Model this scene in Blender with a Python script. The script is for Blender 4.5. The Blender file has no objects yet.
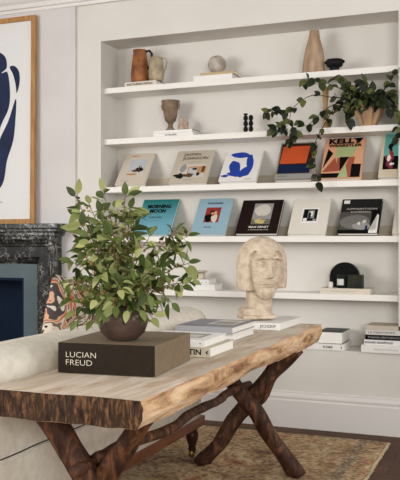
import bpy, bmesh, math, random
from mathutils import Vector, Matrix, noise
random.seed(7)
SC = bpy.context.scene
COL = SC.collection
R_ = math.radians

# ------------------------------------------------------------------ camera
CAM = Vector((0, -5.1, 1.225)); YAW = R_(21.8); FPX = 800.0
cd = bpy.data.cameras.new('camera'); cam = bpy.data.objects.new('camera', cd); COL.objects.link(cam)
cd.lens = FPX / 480 * 36; cd.sensor_width = 36; cd.clip_start = .05
cam.location = CAM; cam.rotation_euler = (R_(90), 0, YAW); SC.camera = cam
# ------------------------------------------------------------------ world, lights, exposure
w = bpy.data.worlds.new('world'); SC.world = w; w.use_nodes = True
bg = w.node_tree.nodes['Background']; bg.inputs[0].default_value = (1.0, .98, .96, 1); bg.inputs[1].default_value = .5
def area(name, loc, target, sx, sy, power, col):
    l = bpy.data.lights.new(name, 'AREA'); l.shape = 'RECTANGLE'; l.size = sx; l.size_y = sy; l.energy = power; l.color = col
    o = bpy.data.objects.new(name, l); COL.objects.link(o); o.location = loc
    o.rotation_euler = (Vector(target) - Vector(loc)).to_track_quat('-Z', 'Y').to_euler(); return o
area('window_daylight_right', (3.1, -2.6, 2.15), (-1.3, -1.6, 1.1), 2.6, 1.5, 45, (.96, .98, 1))
area('window_daylight_left', (-4.9, -4.9, 1.95), (-.8, -.6, 1.1), 2.6, 1.9, 108, (1, .985, .96))
area('fill_light_behind', (1.5, -6.8, 1.95), (-.9, -.8, .7), 1.8, 1.5, 112, (1, .985, .96))  # unseen fill added behind the camera for the lower wall and box side
SC.view_settings.view_transform = 'Standard'; SC.view_settings.look = 'None'
SC.view_settings.exposure = 0.5; SC.view_settings.gamma = 1; SC.view_settings.use_curve_mapping = False

# ------------------------------------------------------------------ helpers
_s, _c = math.sin(YAW), math.cos(YAW)
def ray(px, py):
    u = (px - 200) / FPX; v = (240 - py) / FPX
    return Vector((-_s + u * _c, _c + u * _s, v))
def P(px, py, Y):
    d = ray(px, py); return CAM + d * ((Y - CAM.y) / d.y)
def G(px, py, z):
    d = ray(px, py); return CAM + d * ((z - CAM.z) / d.z)
def D(px, py, t):
    return CAM + ray(px, py) * t
def WX(px, Y): return P(px, 240, Y).x

def lin(c):
    return tuple(((v / 255) / 12.92 if v / 255 <= .04045 else ((v / 255 + .055) / 1.055) ** 2.4) for v in c) + (1,)
MATS = {}
def mat(name, rgb, rough=.6, var=.0, scale=8, bump=0, bscale=60, spec=.3, rgb2=None, metal=0, stretch=(1, 1, 1), lo=.35, hi=.65, trans=0, coat=0):
    if name in MATS: return MATS[name]
    m = bpy.data.materials.new(name); m.use_nodes = True; MATS[name] = m
    nt = m.node_tree; b = nt.nodes['Principled BSDF']
    if sum(rgb) < 150: spec = min(spec, .12)
    b.inputs['Roughness'].default_value = rough; b.inputs['Specular IOR Level'].default_value = spec
    b.inputs['Metallic'].default_value = metal; b.inputs['Coat Weight'].default_value = coat
    b.inputs['Transmission Weight'].default_value = trans
    base = lin(rgb)
    if rgb2 is None and var: rgb2 = tuple(max(0, c * (1 - var)) for c in rgb)
    tc = nt.nodes.new('ShaderNodeTexCoord'); mp = nt.nodes.new('ShaderNodeMapping'); mp.inputs['Scale'].default_value = stretch
    nt.links.new(tc.outputs['Object'], mp.inputs[0])
    if rgb2 is not None:
        n = nt.nodes.new('ShaderNodeTexNoise'); n.inputs['Scale'].default_value = scale; n.inputs['Detail'].default_value = 6
        nt.links.new(mp.outputs[0], n.inputs['Vector'])
        r = nt.nodes.new('ShaderNodeValToRGB'); r.color_ramp.elements[0].position = lo; r.color_ramp.elements[1].position = hi
        r.color_ramp.elements[0].color = lin(rgb2); r.color_ramp.elements[1].color = base
        nt.links.new(n.outputs[0], r.inputs[0]); nt.links.new(r.outputs[0], b.inputs['Base Color'])
    else: b.inputs['Base Color'].default_value = base
    if bump:
        n2 = nt.nodes.new('ShaderNodeTexNoise'); n2.inputs['Scale'].default_value = bscale; n2.inputs['Detail'].default_value = 5
        nt.links.new(mp.outputs[0], n2.inputs['Vector'])
        bp = nt.nodes.new('ShaderNodeBump'); bp.inputs['Strength'].default_value = bump; bp.inputs['Distance'].default_value = .01
        nt.links.new(n2.outputs[0], bp.inputs['Height']); nt.links.new(bp.outputs[0], b.inputs['Normal'])
    return m

def addbox(bm, x0, x1, y0, y1, z0, z1, bev=0, mi=0):
    vs = [bm.verts.new(p) for p in ((x0,y0,z0),(x1,y0,z0),(x1,y1,z0),(x0,y1,z0),(x0,y0,z1),(x1,y0,z1),(x1,y1,z1),(x0,y1,z1))]
    fs = [bm.faces.new([vs[i] for i in q]) for q in ((3,2,1,0),(4,5,6,7),(0,1,5,4),(1,2,6,5),(2,3,7,6),(3,0,4,7))]
    for f in fs: f.material_index = mi
    if bev:
        es = list({e for f in fs for e in f.edges})
        r = bmesh.ops.bevel(bm, geom=es, offset=bev, segments=2, affect='EDGES', profile=.5)
        for f in r['faces']: f.material_index = mi
def frame_at(d):
    d = d.normalized(); a = Vector((0, 0, 1)) if abs(d.z) < .9 else Vector((1, 0, 0))
    u = d.cross(a).normalized(); return u, u.cross(d).normalized()
def tube(bm, pts, radii, seg=8, jit=0, caps=True, squash=1):
    pts = [Vector(p) for p in pts]; rings = []
    if not hasattr(radii, '__len__'): radii = [radii] * len(pts)
    d0 = (pts[-1] - pts[0]).normalized() if (pts[-1] - pts[0]).length > 1e-6 else Vector((0, 0, 1)); U, V = frame_at(d0)
    for i, p in enumerate(pts):
        d = (pts[min(i + 1, len(pts) - 1)] - pts[max(i - 1, 0)]).normalized()
        U = (U - d * U.dot(d)).normalized(); V = d.cross(U)
        ring = []
        for k in range(seg):
            a = 2 * math.pi * k / seg; r = radii[i]
            if jit: r *= 1 + jit * noise.noise(Vector((p.x * 6 + math.cos(a) * .9, p.y * 6 + math.sin(a) * .9, p.z * 6)))
            ring.append(bm.verts.new(p + U * math.cos(a) * r + V * math.sin(a) * r * squash))
        rings.append(ring)
    for a, b in zip(rings, rings[1:]):
        for k in range(seg): bm.faces.new((a[k], a[(k + 1) % seg], b[(k + 1) % seg], b[k]))
    if caps:
        bm.faces.new(rings[0][::-1]); bm.faces.new(rings[-1])
def lathe(bm, prof, c=(0, 0, 0), seg=32, flute=0, nf=12, thick=True):
    c = Vector(c); rings = []
    for r, z in prof:
        ring = []
        for k in range(seg):
            a = 2 * math.pi * k / seg; rr = r
            if flute: rr = r * (1 + flute * abs(math.sin(nf * a / 2)) * min(1, max(0, (z - prof[0][1]) * 12)))
            ring.append(bm.verts.new(c + Vector((rr * math.cos(a), rr * math.sin(a), z))))
        rings.append(ring)
    for a, b in zip(rings, rings[1:]):
        for k in range(seg): bm.faces.new((a[k], a[(k + 1) % seg], b[(k + 1) % seg], b[k]))
    bm.faces.new(rings[0][::-1]); bm.faces.new(rings[-1])
def ell(bm, c, r, seg=24, rings=16, M=None):
    res = bmesh.ops.create_uvsphere(bm, u_segments=seg, v_segments=rings, radius=1)
    m = Matrix.Translation(Vector(c)) @ (M or Matrix()) @ Matrix.Diagonal((*r, 1))
    bmesh.ops.transform(bm, matrix=m, verts=res['verts'])
def obj(name, bm, mats, parent=None, smooth=False, loc=None, normals=True):
    if normals: bmesh.ops.recalc_face_normals(bm, faces=bm.faces)
    me = bpy.data.meshes.new(name); bm.to_mesh(me); bm.free()
    for m in (mats if isinstance(mats, (list, tuple)) else [mats]): me.materials.append(m)
    if smooth: me.polygons.foreach_set('use_smooth', [True] * len(me.polygons))
    o = bpy.data.objects.new(name, me); COL.objects.link(o)
    if parent: o.parent = parent
    if loc: o.location = loc
    return o
def tag(o, label, cat, group=None):
    o['label'] = label; o['category'] = cat
    if group: o['group'] = group
    return o
def thing(name, label, cat, loc=(0, 0, 0), rz=0, group=None):
    o = bpy.data.objects.new(name, None); COL.objects.link(o); o.location = loc; o.rotation_euler = (0, 0, rz); o.empty_display_size = .05
    return tag(o, label, cat, group)
def struct(name, bm, mats, smooth=False):
    o = obj(name, bm, mats, smooth=smooth); o['kind'] = 'structure'; return o
def B(*a, **k):
    bm = bmesh.new(); addbox(bm, *a, **k); return bm
def textgeo(s, bold=0):
    cu = bpy.data.curves.new('t', 'FONT'); cu.body = s; cu.offset = bold; cu.resolution_u = 3
    o = bpy.data.objects.new('t', cu); me = bpy.data.meshes.new_from_object(o)
    vs = [v.co.copy() for v in me.vertices]; fs = [tuple(p.vertices) for p in me.polygons]
    bpy.data.objects.remove(o); bpy.data.curves.remove(cu); bpy.data.meshes.remove(me)
    if not vs: return [], []
    x0 = min(v.x for v in vs); x1 = max(v.x for v in vs); y0 = min(v.y for v in vs); y1 = max(v.y for v in vs)
    return [((v.x - x0) / (x1 - x0), (v.y - y0) / max(1e-6, y1 - y0)) for v in vs], fs
def addtext(bm, s, f, bold=0, mi=0):
    """f maps (0..1, 0..1) to a point"""
    vs, fs = textgeo(s, bold); bv = [bm.verts.new(f(a, b)) for a, b in vs]
    for q in fs:
        try: fc = bm.faces.new([bv[i] for i in q]); fc.material_index = mi
        except ValueError: pass

# ------------------------------------------------------------------ materials
wallm = mat('wall_paint', (214, 211, 209), .75, .03, 2.5, bump=.05, bscale=180)
joinm = mat('joinery_paint', (219, 215, 208), .55, .02, 3)
trimm = mat('trim_paint', (224, 221, 217), .4)
shelfm = mat('shelf_paint', (234, 231, 225), .4)
stopm = mat('book_stop_board', (196, 183, 162), .6, .06, 5)
white = mat('white_cover', (232, 230, 226), .5); cream = mat('cream_cover', (214, 204, 188), .55); beige = mat('beige_cover', (190, 178, 160), .6)
page = mat('page_block', (240, 237, 230), .8, .05, 90, stretch=(1, 1, 30)); ink = mat('black_ink', (24, 22, 22), .5); black = mat('black_cover', (13, 12, 13), .45)
greyc = mat('grey_cover', (120, 122, 128), .5); tanb = mat('tan_cover', (190, 165, 125), .6); ltgrey = mat('light_grey_print', (170, 168, 165), .6)
darkb = mat('dark_brown_cover', (32, 20, 18), .45); whiteink = mat('white_ink', (228, 224, 216), .5)

# ------------------------------------------------------------------ room shell
XL, XR = -5.2, 3.4
xb = WX(76.5, 0)                                     # joint between chimney wall and bookcase
NX0, NX1 = WX(100.8, 0), WX(398.6, 0); NZ0, NZ1 = .515, 2.66; ND = .27
FX1 = WX(24, -.03); FZ1 = P(24, 278, -.03).z; FX0 = FX1 - .86      # firebox opening
bm = bmesh.new()
addbox(bm, XL, FX0, -.02, .5, 0, 3.1); addbox(bm, FX1, xb, -.02, .5, 0, 3.1); addbox(bm, FX0, FX1, -.02, .5, FZ1, 3.1)
struct('wall_left', bm, wallm)
bm = bmesh.new()
addbox(bm, xb, NX0, 0, .5, 0, 3.1); addbox(bm, NX1, XR, 0, .5, 0, 3.1)
addbox(bm, NX0, NX1, 0, .5, 0, NZ0); addbox(bm, NX0, NX1, 0, .5, NZ1, 3.1); addbox(bm, NX0, NX1, ND, .5, NZ0, NZ1)
struct('wall_back', bm, joinm)
# floor
fm = bpy.data.materials.new('walnut_planks'); fm.use_nodes = True; nt = fm.node_tree; b = nt.nodes['Principled BSDF']
tc = nt.nodes.new('ShaderNodeTexCoord'); br = nt.nodes.new('ShaderNodeTexBrick'); mp = nt.nodes.new('ShaderNodeMapping')
nt.links.new(tc.outputs['Object'], mp.inputs[0]); nt.links.new(mp.outputs[0], br.inputs[0])
br.inputs['Scale'].default_value = 1; br.inputs['Brick Width'].default_value = 1.3; br.inputs['Row Height'].default_value = .14; br.inputs['Mortar Size'].default_value = .0025
br.inputs['Color1'].default_value = lin((104, 74, 54)); br.inputs['Color2'].default_value = lin((80, 56, 41)); br.inputs['Mortar'].default_value = lin((36, 25, 18))
n = nt.nodes.new('ShaderNodeTexNoise'); n.inputs['Scale'].default_value = 4; n.inputs['Detail'].default_value = 8
mp2 = nt.nodes.new('ShaderNodeMapping'); mp2.inputs['Scale'].default_value = (1, 14, 1); nt.links.new(tc.outputs['Object'], mp2.inputs[0]); nt.links.new(mp2.outputs[0], n.inputs[0])
mx = nt.nodes.new('ShaderNodeMixRGB'); mx.blend_type = 'MULTIPLY'; mx.inputs[0].default_value = .6
rp = nt.nodes.new('ShaderNodeValToRGB'); rp.color_ramp.elements[0].color = (.45, .42, .4, 1); rp.color_ramp.elements[0].position = .3; rp.color_ramp.elements[1].position = .7
nt.links.new(n.outputs[0], rp.inputs[0]); nt.links.new(br.outputs[0], mx.inputs[1]); nt.links.new(rp.outputs[0], mx.inputs[2]); nt.links.new(mx.outputs[0], b.inputs['Base Color'])
b.inputs['Roughness'].default_value = .6; b.inputs['Specular IOR Level'].default_value = .2
struct('floor', B(XL, XR, -7, .5, -.1, 0), fm)
struct('ceiling', B(XL, XR, -7, .5, 3.1, 3.2), wallm)
def wall_with_window(name, axis, pos, a0, a1, w0, w1, zb_, zt_):
    bm = bmesh.new()
    for p, q, z0, z1 in ((a0, w0, 0, 3.1), (w1, a1, 0, 3.1), (w0, w1, 0, zb_), (w0, w1, zt_, 3.1)):
        if axis == 'x': addbox(bm, pos, pos + .2, p, q, z0, z1)
        else: addbox(bm, p, q, pos, pos + .2, z0, z1)
    struct(name, bm, wallm)
wall_with_window('wall_right', 'x', XR, -7, .5, -3.9, -1.3, 1.2, 2.9)
wall_with_window('wall_west', 'x', XL - .2, -7, .5, -6.2, -3.6, .9, 2.9)
wall_with_window('wall_front', 'y', -7.2, XL, XR, .6, 2.4, 1.35, 2.85)
# cornice, baseboards
def sweep_x(prof, x0, x1):
    bm = bmesh.new(); a = [bm.verts.new((x0, y, z)) for y, z in prof]; c = [bm.verts.new((x1, y, z)) for y, z in prof]; n = len(prof)
    for i in range(n): bm.faces.new((a[i], a[(i + 1) % n], c[(i + 1) % n], c[i]))
    bm.faces.new(a); bm.faces.new(c[::-1]); return bm
struct('trim_1', sweep_x([(.0, 2.93), (-.03, 2.93), (-.035, 2.95), (-.05, 2.955), (-.05, 2.985), (-.07, 3.0), (-.09, 3.03), (-.15, 3.06), (-.2, 3.07), (-.2, 3.1), (.0, 3.1)], XL, XR), trimm)
bbp = [(.0, 0), (-.03, 0), (-.03, .175), (-.024, .18), (-.022, .186), (-.026, .195), (-.026, .203), (-.018, .213), (-.012, .222), (-.012, .23), (.0, .235)]
struct('baseboard_back', sweep_x(bbp, xb, XR), trimm)
struct('baseboard_left', sweep_x([(y - .02, z) for y, z in bbp], WX(62, -.1) + .0, xb), trimm)

# ------------------------------------------------------------------ shelves
SZ = [2.328, 1.957, 1.608, 1.251, .875]; SF = .045
names = ['topmost long white shelf, under the jugs and the stone bottle vase', 'second white shelf from the top, holding the leafy planter and black candlesticks',
         'third white shelf from the top, lined with leaning books under the trailing plant', 'fourth white shelf from the top, lined with leaning blue and dark books',
         'lowest long white shelf, behind the stone head and under the black arch']
for i, z in enumerate(SZ):
    t = thing('wall_shelf', names[i], 'shelf', (0, 0, z), group='shelves of the built-in bookcase')
    obj('board', B(NX0 + .0005, NX1 - .0005, SF, ND - .0005, -.04, 0, bev=.002), shelfm, t)
    if i in (2, 3): obj('book_stop', B(NX0 + .001, NX1 - .001, .235, ND - .001, .0005, .068), stopm, t)

# ------------------------------------------------------------------ books
def book_parts(root, L, Dp, T, cov, spine=None, pg=None, board=.0028, soft=False):
    bm = bmesh.new(); e = board
    addbox(bm, 0, L, 0, Dp, 0, e, mi=0); addbox(bm, 0, L, 0, Dp, T - e, T, mi=0); addbox(bm, 0, L, 0, e, e, T - e, mi=1)
    for f in bm.faces:
        if all(v.co.y < 1e-6 for v in f.verts) and spine is not page: f.material_index = 1
    obj('cover', bm, [cov, spine or cov], root)
    g = 0.001 if soft else .004
    obj('pages', B(g, L - g, e, Dp - g, e, T - e), pg or page, root)
def lean_book(sh, bl, br, top, T, cov, label, name='book', art=(), text=(), spine=None, yf=.06, soft=False):
    zs = SZ[sh]; x0 = WX(bl, yf); x1 = min(WX(br, yf), NX1 - .006); W = x1 - x0
    zt = P((bl + br) / 2 + 8, top, .235).z; a = R_(33)
    for _ in range(12):
        yb = yf + T * math.cos(a); H = math.hypot(.2675 - yb, zt - zs - T * math.sin(a)); a = math.atan2(.2675 - yb, zt - zs - T * math.sin(a))
    u = Vector((0, math.sin(a), math.cos(a))); n = Vector((0, -math.cos(a), math.sin(a))); X = Vector((1, 0, 0))
    Bk = Vector((x0, yb, zs + .0005)); O = Bk + u * H
    t = thing(name, label, 'book', group='books leaning face out on the shelves')
    M = Matrix((( -u.x, X.x, n.x, O.x), (-u.y, X.y, n.y, O.y), (-u.z, X.z, n.z, O.z), (0, 0, 0, 1)))
    t.matrix_basis = M
    book_parts(t, H, W, T, cov, spine, soft=soft)
    if art:
        bm = bmesh.new(); ms = []
        for k, (m, poly) in enumerate(art):
            if m not in ms: ms.append(m)
            f = bm.faces.new([bm.verts.new((H * (1 - v), W * uu, T + .0005 + .0003 * k)) for uu, v in poly]); f.material_index = ms.index(m)
        bmesh.ops.triangulate(bm, faces=bm.faces)
        obj('cover_print', bm, ms, t, normals=False)
    if text:
        for s, m, (u0, v0, u1, v1), bold in text:
            bm = bmesh.new(); addtext(bm, s, lambda p, q: (H * (1 - (v0 + (v1 - v0) * q)), W * (u0 + (u1 - u0) * p), T + .0045), bold)
            obj('title_lettering', bm, m, t, normals=False)
    return t
def rc(u0, v0, u1, v1): return [(u0, v0), (u1, v0), (u1, v1), (u0, v1)]
def blob(cu, cv, ru, rv, n=20, wob=.0, sd=0, rot=0):
    out = []
    for k in range(n):
        a = 2 * math.pi * k / n; r = 1 + wob * noise.noise(Vector((math.cos(a) * 1.3 + sd, math.sin(a) * 1.3, sd)))
        x, y = math.cos(a) * ru * r, math.sin(a) * rv * r
        out.append((cu + x * math.cos(rot) - y * math.sin(rot), cv + x * math.sin(rot) + y * math.cos(rot)))
    return out
def cm(n, c, r=.5): return mat(n, c, r)
ylt = cm('print_pale', (205, 198, 188)); ygr = cm('print_grey', (150, 148, 146)); ybr = cm('print_brown', (92, 66, 46)); ytn = cm('print_tan', (186, 140, 88))
sky = cm('print_pale_blue', (186, 190, 196)); bb = cm('print_cobalt', (28, 62, 158)); org = cm('print_orange', (196, 84, 42)); nav = cm('print_navy', (22, 34, 66)); mar = cm('print_maroon', (52, 26, 26))
gsage = cm('print_sage', (164, 178, 128)); pink = cm('print_peach', (214, 160, 124)); rust = cm('print_rust', (160, 84, 60)); red = cm('print_red', (150, 50, 46)); teal = cm('print_teal', (100, 178, 172)); magent = cm('print_plum', (130, 44, 72))
orange_ink = cm('print_amber', (190, 110, 50))
# third shelf from the top
lean_book(2, 114.5, 144, 153.5, .022, cm('ecru_cover', (204, 194, 178)), 'beige book with a pale room photo on its cover, leftmost on the third shelf',
    art=[(sky, rc(.28, .25, .84, .8)), (ylt, rc(.28, .25, .84, .42)), (ybr, blob(.55, .44, .13, .04, wob=.8, sd=1)), (ink, blob(.66, .47, .1, .07, wob=1.2, sd=2)), (ytn, blob(.45, .33, .2, .03, wob=.4, sd=3)), (ybr, rc(.62, .42, .66, .6))],
    text=[('ROMAN', orange_ink, (.24, .88, .5, .92), .01), ('INTERIORS', ygr, (.16, .1, .42, .13), 0)])
lean_book(2, 168, 205.5, 150.5, .024, cm('greige_cover', (192, 182, 166)), 'greige book with large grey lettering over a living-room picture on the third shelf',
    art=[(ylt, rc(.17, .17, .88, .56)), (ytn, rc(.42, .3, .9, .5)), (sky, rc(.45, .22, .68, .46)), (ygr, blob(.28, .45, .09, .1, wob=.6, sd=5)), (ink, blob(.24, .22, .12, .07, wob=1, sd=6)), (ybr, blob(.45, .24, .16, .05, wob=1, sd=7)), (ink, blob(.6, .42, .07, .03, wob=.5, sd=8)), (ink, blob(.73, .26, .04, .05, wob=.5, sd=9)), (ybr, rc(.8, .32, .87, .5))],
    text=[('JASMIN', ybr, (.2, .8, .66, .91), .0), ('JOHNSON', ybr, (.2, .68, .88, .79), .0), ('Rizzoli', ygr, (.46, .08, .6, .115), 0), ('AT HOME WITH', ygr, (.32, .615, .72, .64), 0)])
lean_book(2, 218, 255.5, 151, .026, cm('white_art_cover', (228, 226, 222)), 'white book with cobalt blue abstract shapes on its cover on the third shelf', spine=black,
    art=[(bb, blob(.42, .86, .26, .09, wob=.3, sd=1, rot=-.1)), (bb, blob(.72, .58, .09, .3, wob=.3, sd=2, rot=.15)), (bb, blob(.36, .42, .15, .28, wob=.3, sd=3, rot=.35)), (bb, blob(.5, .24, .33, .08, wob=.3, sd=4)), (bb, blob(.62, .3, .11, .17, wob=.4, sd=5, rot=-.5)), (bb, blob(.14, .18, .1, .04, wob=.3, sd=6))],
    text=[('CUT-OUTS', ink, (.7, .04, .86, .07), .01)])
lean_book(2, 274, 310.5, 142.5, .028, cm('putty_cover', (132, 126, 114)), 'grey-edged book with an orange block over navy on its cover, behind the trailing stems',
    art=[(mar, rc(.04, .17, .93, .97)), (org, [(.06, .43), (.8, .43), (.84, .9), (.08, .9)]), (nav, rc(.05, .18, .9, .4)), (ygr, rc(.0, .02, 1, .15))], text=[('SELECTED WORKS', ink, (.08, .08, .34, .105), .01)])
lean_book(2, 320, 360.5, 138, .03, pink, 'book with bold black title over peach, sage and rust triangles, right of the orange one',
    art=[(gsage, [(.32, .72), (.3, .52), (.74, .52), (.82, .75), (.82, .78), (.3, .78)]), (black, [(.02, .25), (.1, .74), (.24, .62)]), (rust, [(.02, .16), (.3, .52), (.44, .18)]), (black, rc(.0, .02, .5, .13)), (rust, [(.36, .5), (.52, .5), (.46, .2), (.38, .2)]), (rust, [(.58, .25), (.66, .52), (.8, .52), (.76, .02), (.6, .02)]), (black, [(.42, .52), (.66, .52), (.46, .16)]), (gsage, [(.42, .02), (.58, .36), (.68, .02)]), (black, rc(.74, .02, .97, .34)), (black, [(.78, .99), (.96, .99), (.87, .86)])],
    text=[('KELLY', black, (.1, .85, .94, .985), .05), ('WEARSTLER', black, (.1, .77, .94, .84), .04)])
lean_book(2, 378, 418, 133, .026, cm('sand_cover', (206, 194, 170)), 'sand-bordered book with a teal picture, cut off at the right of the third shelf',
    art=[(teal, rc(.16, .4, .9, .98)), (black, rc(.16, .18, .9, .48)), (magent, blob(.5, .38, .2, .14, wob=1.5, sd=3)), (white, blob(.42, .44, .1, .05, wob=1.5, sd=5)), (black, blob(.5, .68, .1, .12, wob=1, sd=6)), (red, blob(.52, .54, .1, .08, wob=1.5, sd=8)), (white, blob(.6, .3, .1, .03, wob=1, sd=9))])
# fourth shelf
tealm = mat('teal_cover', (38, 138, 138), .45)
nt = tealm.node_tree; b = nt.nodes['Principled BSDF']; tcn = nt.nodes.new('ShaderNodeTexCoord'); sp = nt.nodes.new('ShaderNodeSeparateXYZ'); rp = nt.nodes.new('ShaderNodeValToRGB')
nt.links.new(tcn.outputs['Generated'], sp.inputs[0]); nt.links.new(sp.outputs[0], rp.inputs[0]); nt.links.new(rp.outputs[0], b.inputs['Base Color'])
rp.color_ramp.elements[0].color = lin((30, 118, 116)); rp.color_ramp.elements[1].color = lin((112, 168, 186)); rp.color_ramp.elements[1].position = .75
lean_book(3, 133, 169, 199.5, .024, tealm, 'teal to light blue book with slanted black title, behind the leafy branches',
    text=[('MORNING', black, (.18, .73, .84, .84), .03), ('MOON', black, (.28, .6, .72, .71), .03), ('A NOVEL', nav, (.3, .45, .66, .49), .0), ('FLAMINGO', ygr, (.42, .38, .6, .41), .0)])
lean_book(3, 190.5, 224.5, 198.5, .026, cm('sky_cover', (146, 178, 192)), 'light blue book with a small red painting of a couple, on the fourth shelf',
    art=[(red, rc(.28, .32, .72, .74)), (black, blob(.4, .44, .11, .11, wob=.5, sd=2)), (black, blob(.49, .6, .07, .06, wob=.3, sd=3)), (cream, blob(.58, .43, .1, .1, wob=.4, sd=4)), (pink, blob(.58, .58, .05, .05)), (pink, blob(.49, .57, .035, .035))],
    text=[('PAINTINGS', nav, (.28, .83, .74, .875), .02), ('1930-1960', nav, (.34, .16, .56, .2), .01)])
lean_book(3, 235, 276.5, 200, .028, darkb, 'dark brown book with a pale round tree picture, behind the stone head', spine=darkb,
    art=[(ygr, [(.32, .27), (.78, .27), (.78, .89), (.32, .89)]), (cm('print_olive', (110, 106, 92)), rc(.32, .27, .78, .42)), (ylt, blob(.55, .68, .2, .17, wob=.1)), (cm('print_straw', (200, 180, 120)), blob(.54, .36, .14, .06, wob=1, sd=3)), (cm('print_straw2', (170, 150, 100)), rc(.53, .36, .56, .54))],
    text=[('MAX ERNST', whiteink, (.3, .15, .78, .21), .02), ('A RETROSPECTIVE', whiteink, (.3, .085, .78, .11), 0)])
lean_book(3, 287.5, 325, 199, .022, cm('ivory_cover', (220, 215, 205)), 'ivory book with a small square black and white photo, beside the dark brown book',
    art=[(white, rc(.28, .3, .74, .74)), (black, rc(.32, .36, .7, .7)), (ygr, rc(.45, .44, .62, .66)), (white, blob(.53, .56, .07, .06, wob=.6)), (nav, blob(.5, .52, .04, .1, wob=.5, sd=3)), (white, rc(.34, .36, .44, .44)), (ygr, rc(.6, .36, .68, .42))])
nearblack = cm('charcoal_cover', (34, 34, 34))
lean_book(3, 337, 378, 199, .026, nearblack, 'black book with a misty grey landscape and pale spaced title on the fourth shelf',
    art=[(cm('print_smoke', (74, 72, 68)), rc(.0, .1, .8, .62)), (cm('print_mist', (112, 110, 106)), blob(.4, .32, .38, .2, wob=.1)), (cm('print_fog', (150, 148, 144)), blob(.56, .2, .22, .1, wob=.2, sd=2)), (black, rc(.78, .1, .98, .7)), (white, rc(.05, .86, .2, .96)), (black, rc(.0, .0, .78, .09)), (nav, [(.66, .08), (.72, .08), (.72, .2), (.7, .24), (.67, .2)]), (whiteink, blob(.5, .28, .04, .03, wob=1.5, sd=4)), (ylt, blob(.62, .33, .05, .03, wob=1.5, sd=5)), (white, [(.76, -.0), (.97, .0), (.97, .5), (.93, .55), (.93, .1), (.76, .08)])],
    text=[('APPARITION', ylt, (.14, .67, .9, .72), .0), ('CAVEMAN', ylt, (.26, .58, .74, .63), 0)])
lean_book(3, 392, 425, 199, .024, mat('bone_cover', (214, 208, 196), .55), 'plain bone-coloured book, only its left edge showing at the right of the fourth shelf')

def flat_book(x, y, z, L, Dp, T, cov, label, rz=0, spine=None, pg=None, text=None, tcol=None, group=None, name='book', topart=None):
    """x, y: front left corner; the spine faces the front"""
    t = thing(name, label, 'book', (x, y, z + .0004), rz, group)
    book_parts(t, L, Dp, T, cov, spine, pg)
    if text:
        for s, u0, u1, v0, v1, bold in text:
            bm = bmesh.new(); addtext(bm, s, lambda p, q: (L * (u0 + (u1 - u0) * p), -.0006, T * (v0 + (v1 - v0) * q)), bold)
            obj('spine_lettering', bm, tcol or ink, t, normals=False)
    if topart:
        bm = bmesh.new(); ms = []
        for k, (m, poly) in enumerate(topart):
            if m not in ms: ms.append(m)
            f = bm.faces.new([bm.verts.new((L * uu, Dp * v, T + .0005 + .0003 * k)) for uu, v in poly]); f.material_index = ms.index(m)
        obj('cover_print', bm, ms, t, normals=False)
    return t
def pxw(p0, p1, Y): return WX(p1, Y) - WX(p0, Y)
# top shelf
z1 = SZ[0]; y = .075
flat_book(WX(124.5, y), y, z1, pxw(124.5, 157, y), .17, .035, mat('ivory_black_cover', (32, 30, 30), .5), 'dark book with an ivory lettered spine under the two jugs', rz=R_(-2), spine=cream, text=[('NOTHING GOLD', .08, .88, .3, .72, .03)], group='books lying flat on the shelves')
zz = z1
flat_book(WX(193.5, y), y, z1, pxw(193.5, 232, y), .17, .04, white, 'white book under the tan book and the rough stone ball', group='books lying flat on the shelves')
flat_book(WX(199, y) + .005, y + .01, z1 + .041, pxw(199, 233, y), .15, .02, tanb, 'tan book on the white one, carrying the rough stone ball', spine=tanb, group='books lying flat on the shelves')
# second shelf
z2 = SZ[1]
flat_book(WX(153, y), y, z2, pxw(153, 193, y), .16, .024, white, 'white book, lower of the two under the small stone urn', text=[('ATELIER', .3, .6, .25, .75, .02)], group='books lying flat on the shelves')
flat_book(WX(153.5, y), y, z2 + .025, pxw(153.5, 192, y), .16, .02, mat('bottle_green_cover', (52, 56, 50), .5), 'dark-topped book with pale spine, directly under the small stone urn', spine=white, group='books lying flat on the shelves')
# fifth shelf
z5 = SZ[4]
flat_book(WX(184, .07), .07, z5, pxw(184, 215, .07), .16, .042, white, 'white book, lower of the two by the leafy branches on the lowest long shelf', group='books lying flat on the shelves')
flat_book(WX(186, .07), .07, z5 + .043, pxw(186, 209, .07), .15, .032, white, 'white book with black dots on its spine, behind the leafy branches', text=[('I I . .', .35, .9, .35, .75, .05)], group='books lying flat on the shelves')
flat_book(WX(320, .05), .05, z5, pxw(320, 370, .05), .19, .036, cream, 'cream book lying under the black arch and the dark candle glass', text=[('THE COLLECTORS EYE', .2, .72, .35, .65, .0)], tcol=ltgrey, group='books lying flat on the shelves')
# ledge at the bottom of the niche
z6 = NZ0
flat_book(WX(306, .0), -.01, z6, pxw(306, 345, 0), .21, .04, white, 'white book under the thick black book, beyond the end of the table', text=[('PH. STARCK', .45, .7, .3, .7, .03), ('S', .9, .93, .3, .7, .04)], group='books on the ledge under the shelves')
flat_book(WX(318, .0), .0, z6 + .041, pxw(318, 342, 0), .25, .076, black, 'thick black book with white page edges facing out, beyond the end of the table', pg=page, spine=page, group='books on the ledge under the shelves')
bx = -.02
flat_book(WX(361, bx), bx, z6, .33, .24, .046, white, 'widest white book at the bottom of the right-hand stack on the ledge', text=[('FRANCOIS CATROUX', .24, .7, .35, .62, .0)], tcol=ltgrey, group='books on the ledge under the shelves')
flat_book(WX(364, bx), bx + .01, z6 + .047, .31, .23, .033, white, 'white book with bold black spine title, second from the bottom of the right-hand stack', text=[('ROLAND GRUNEWALD', .02, .58, .3, .72, .03)], group='books on the ledge under the shelves')
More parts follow.
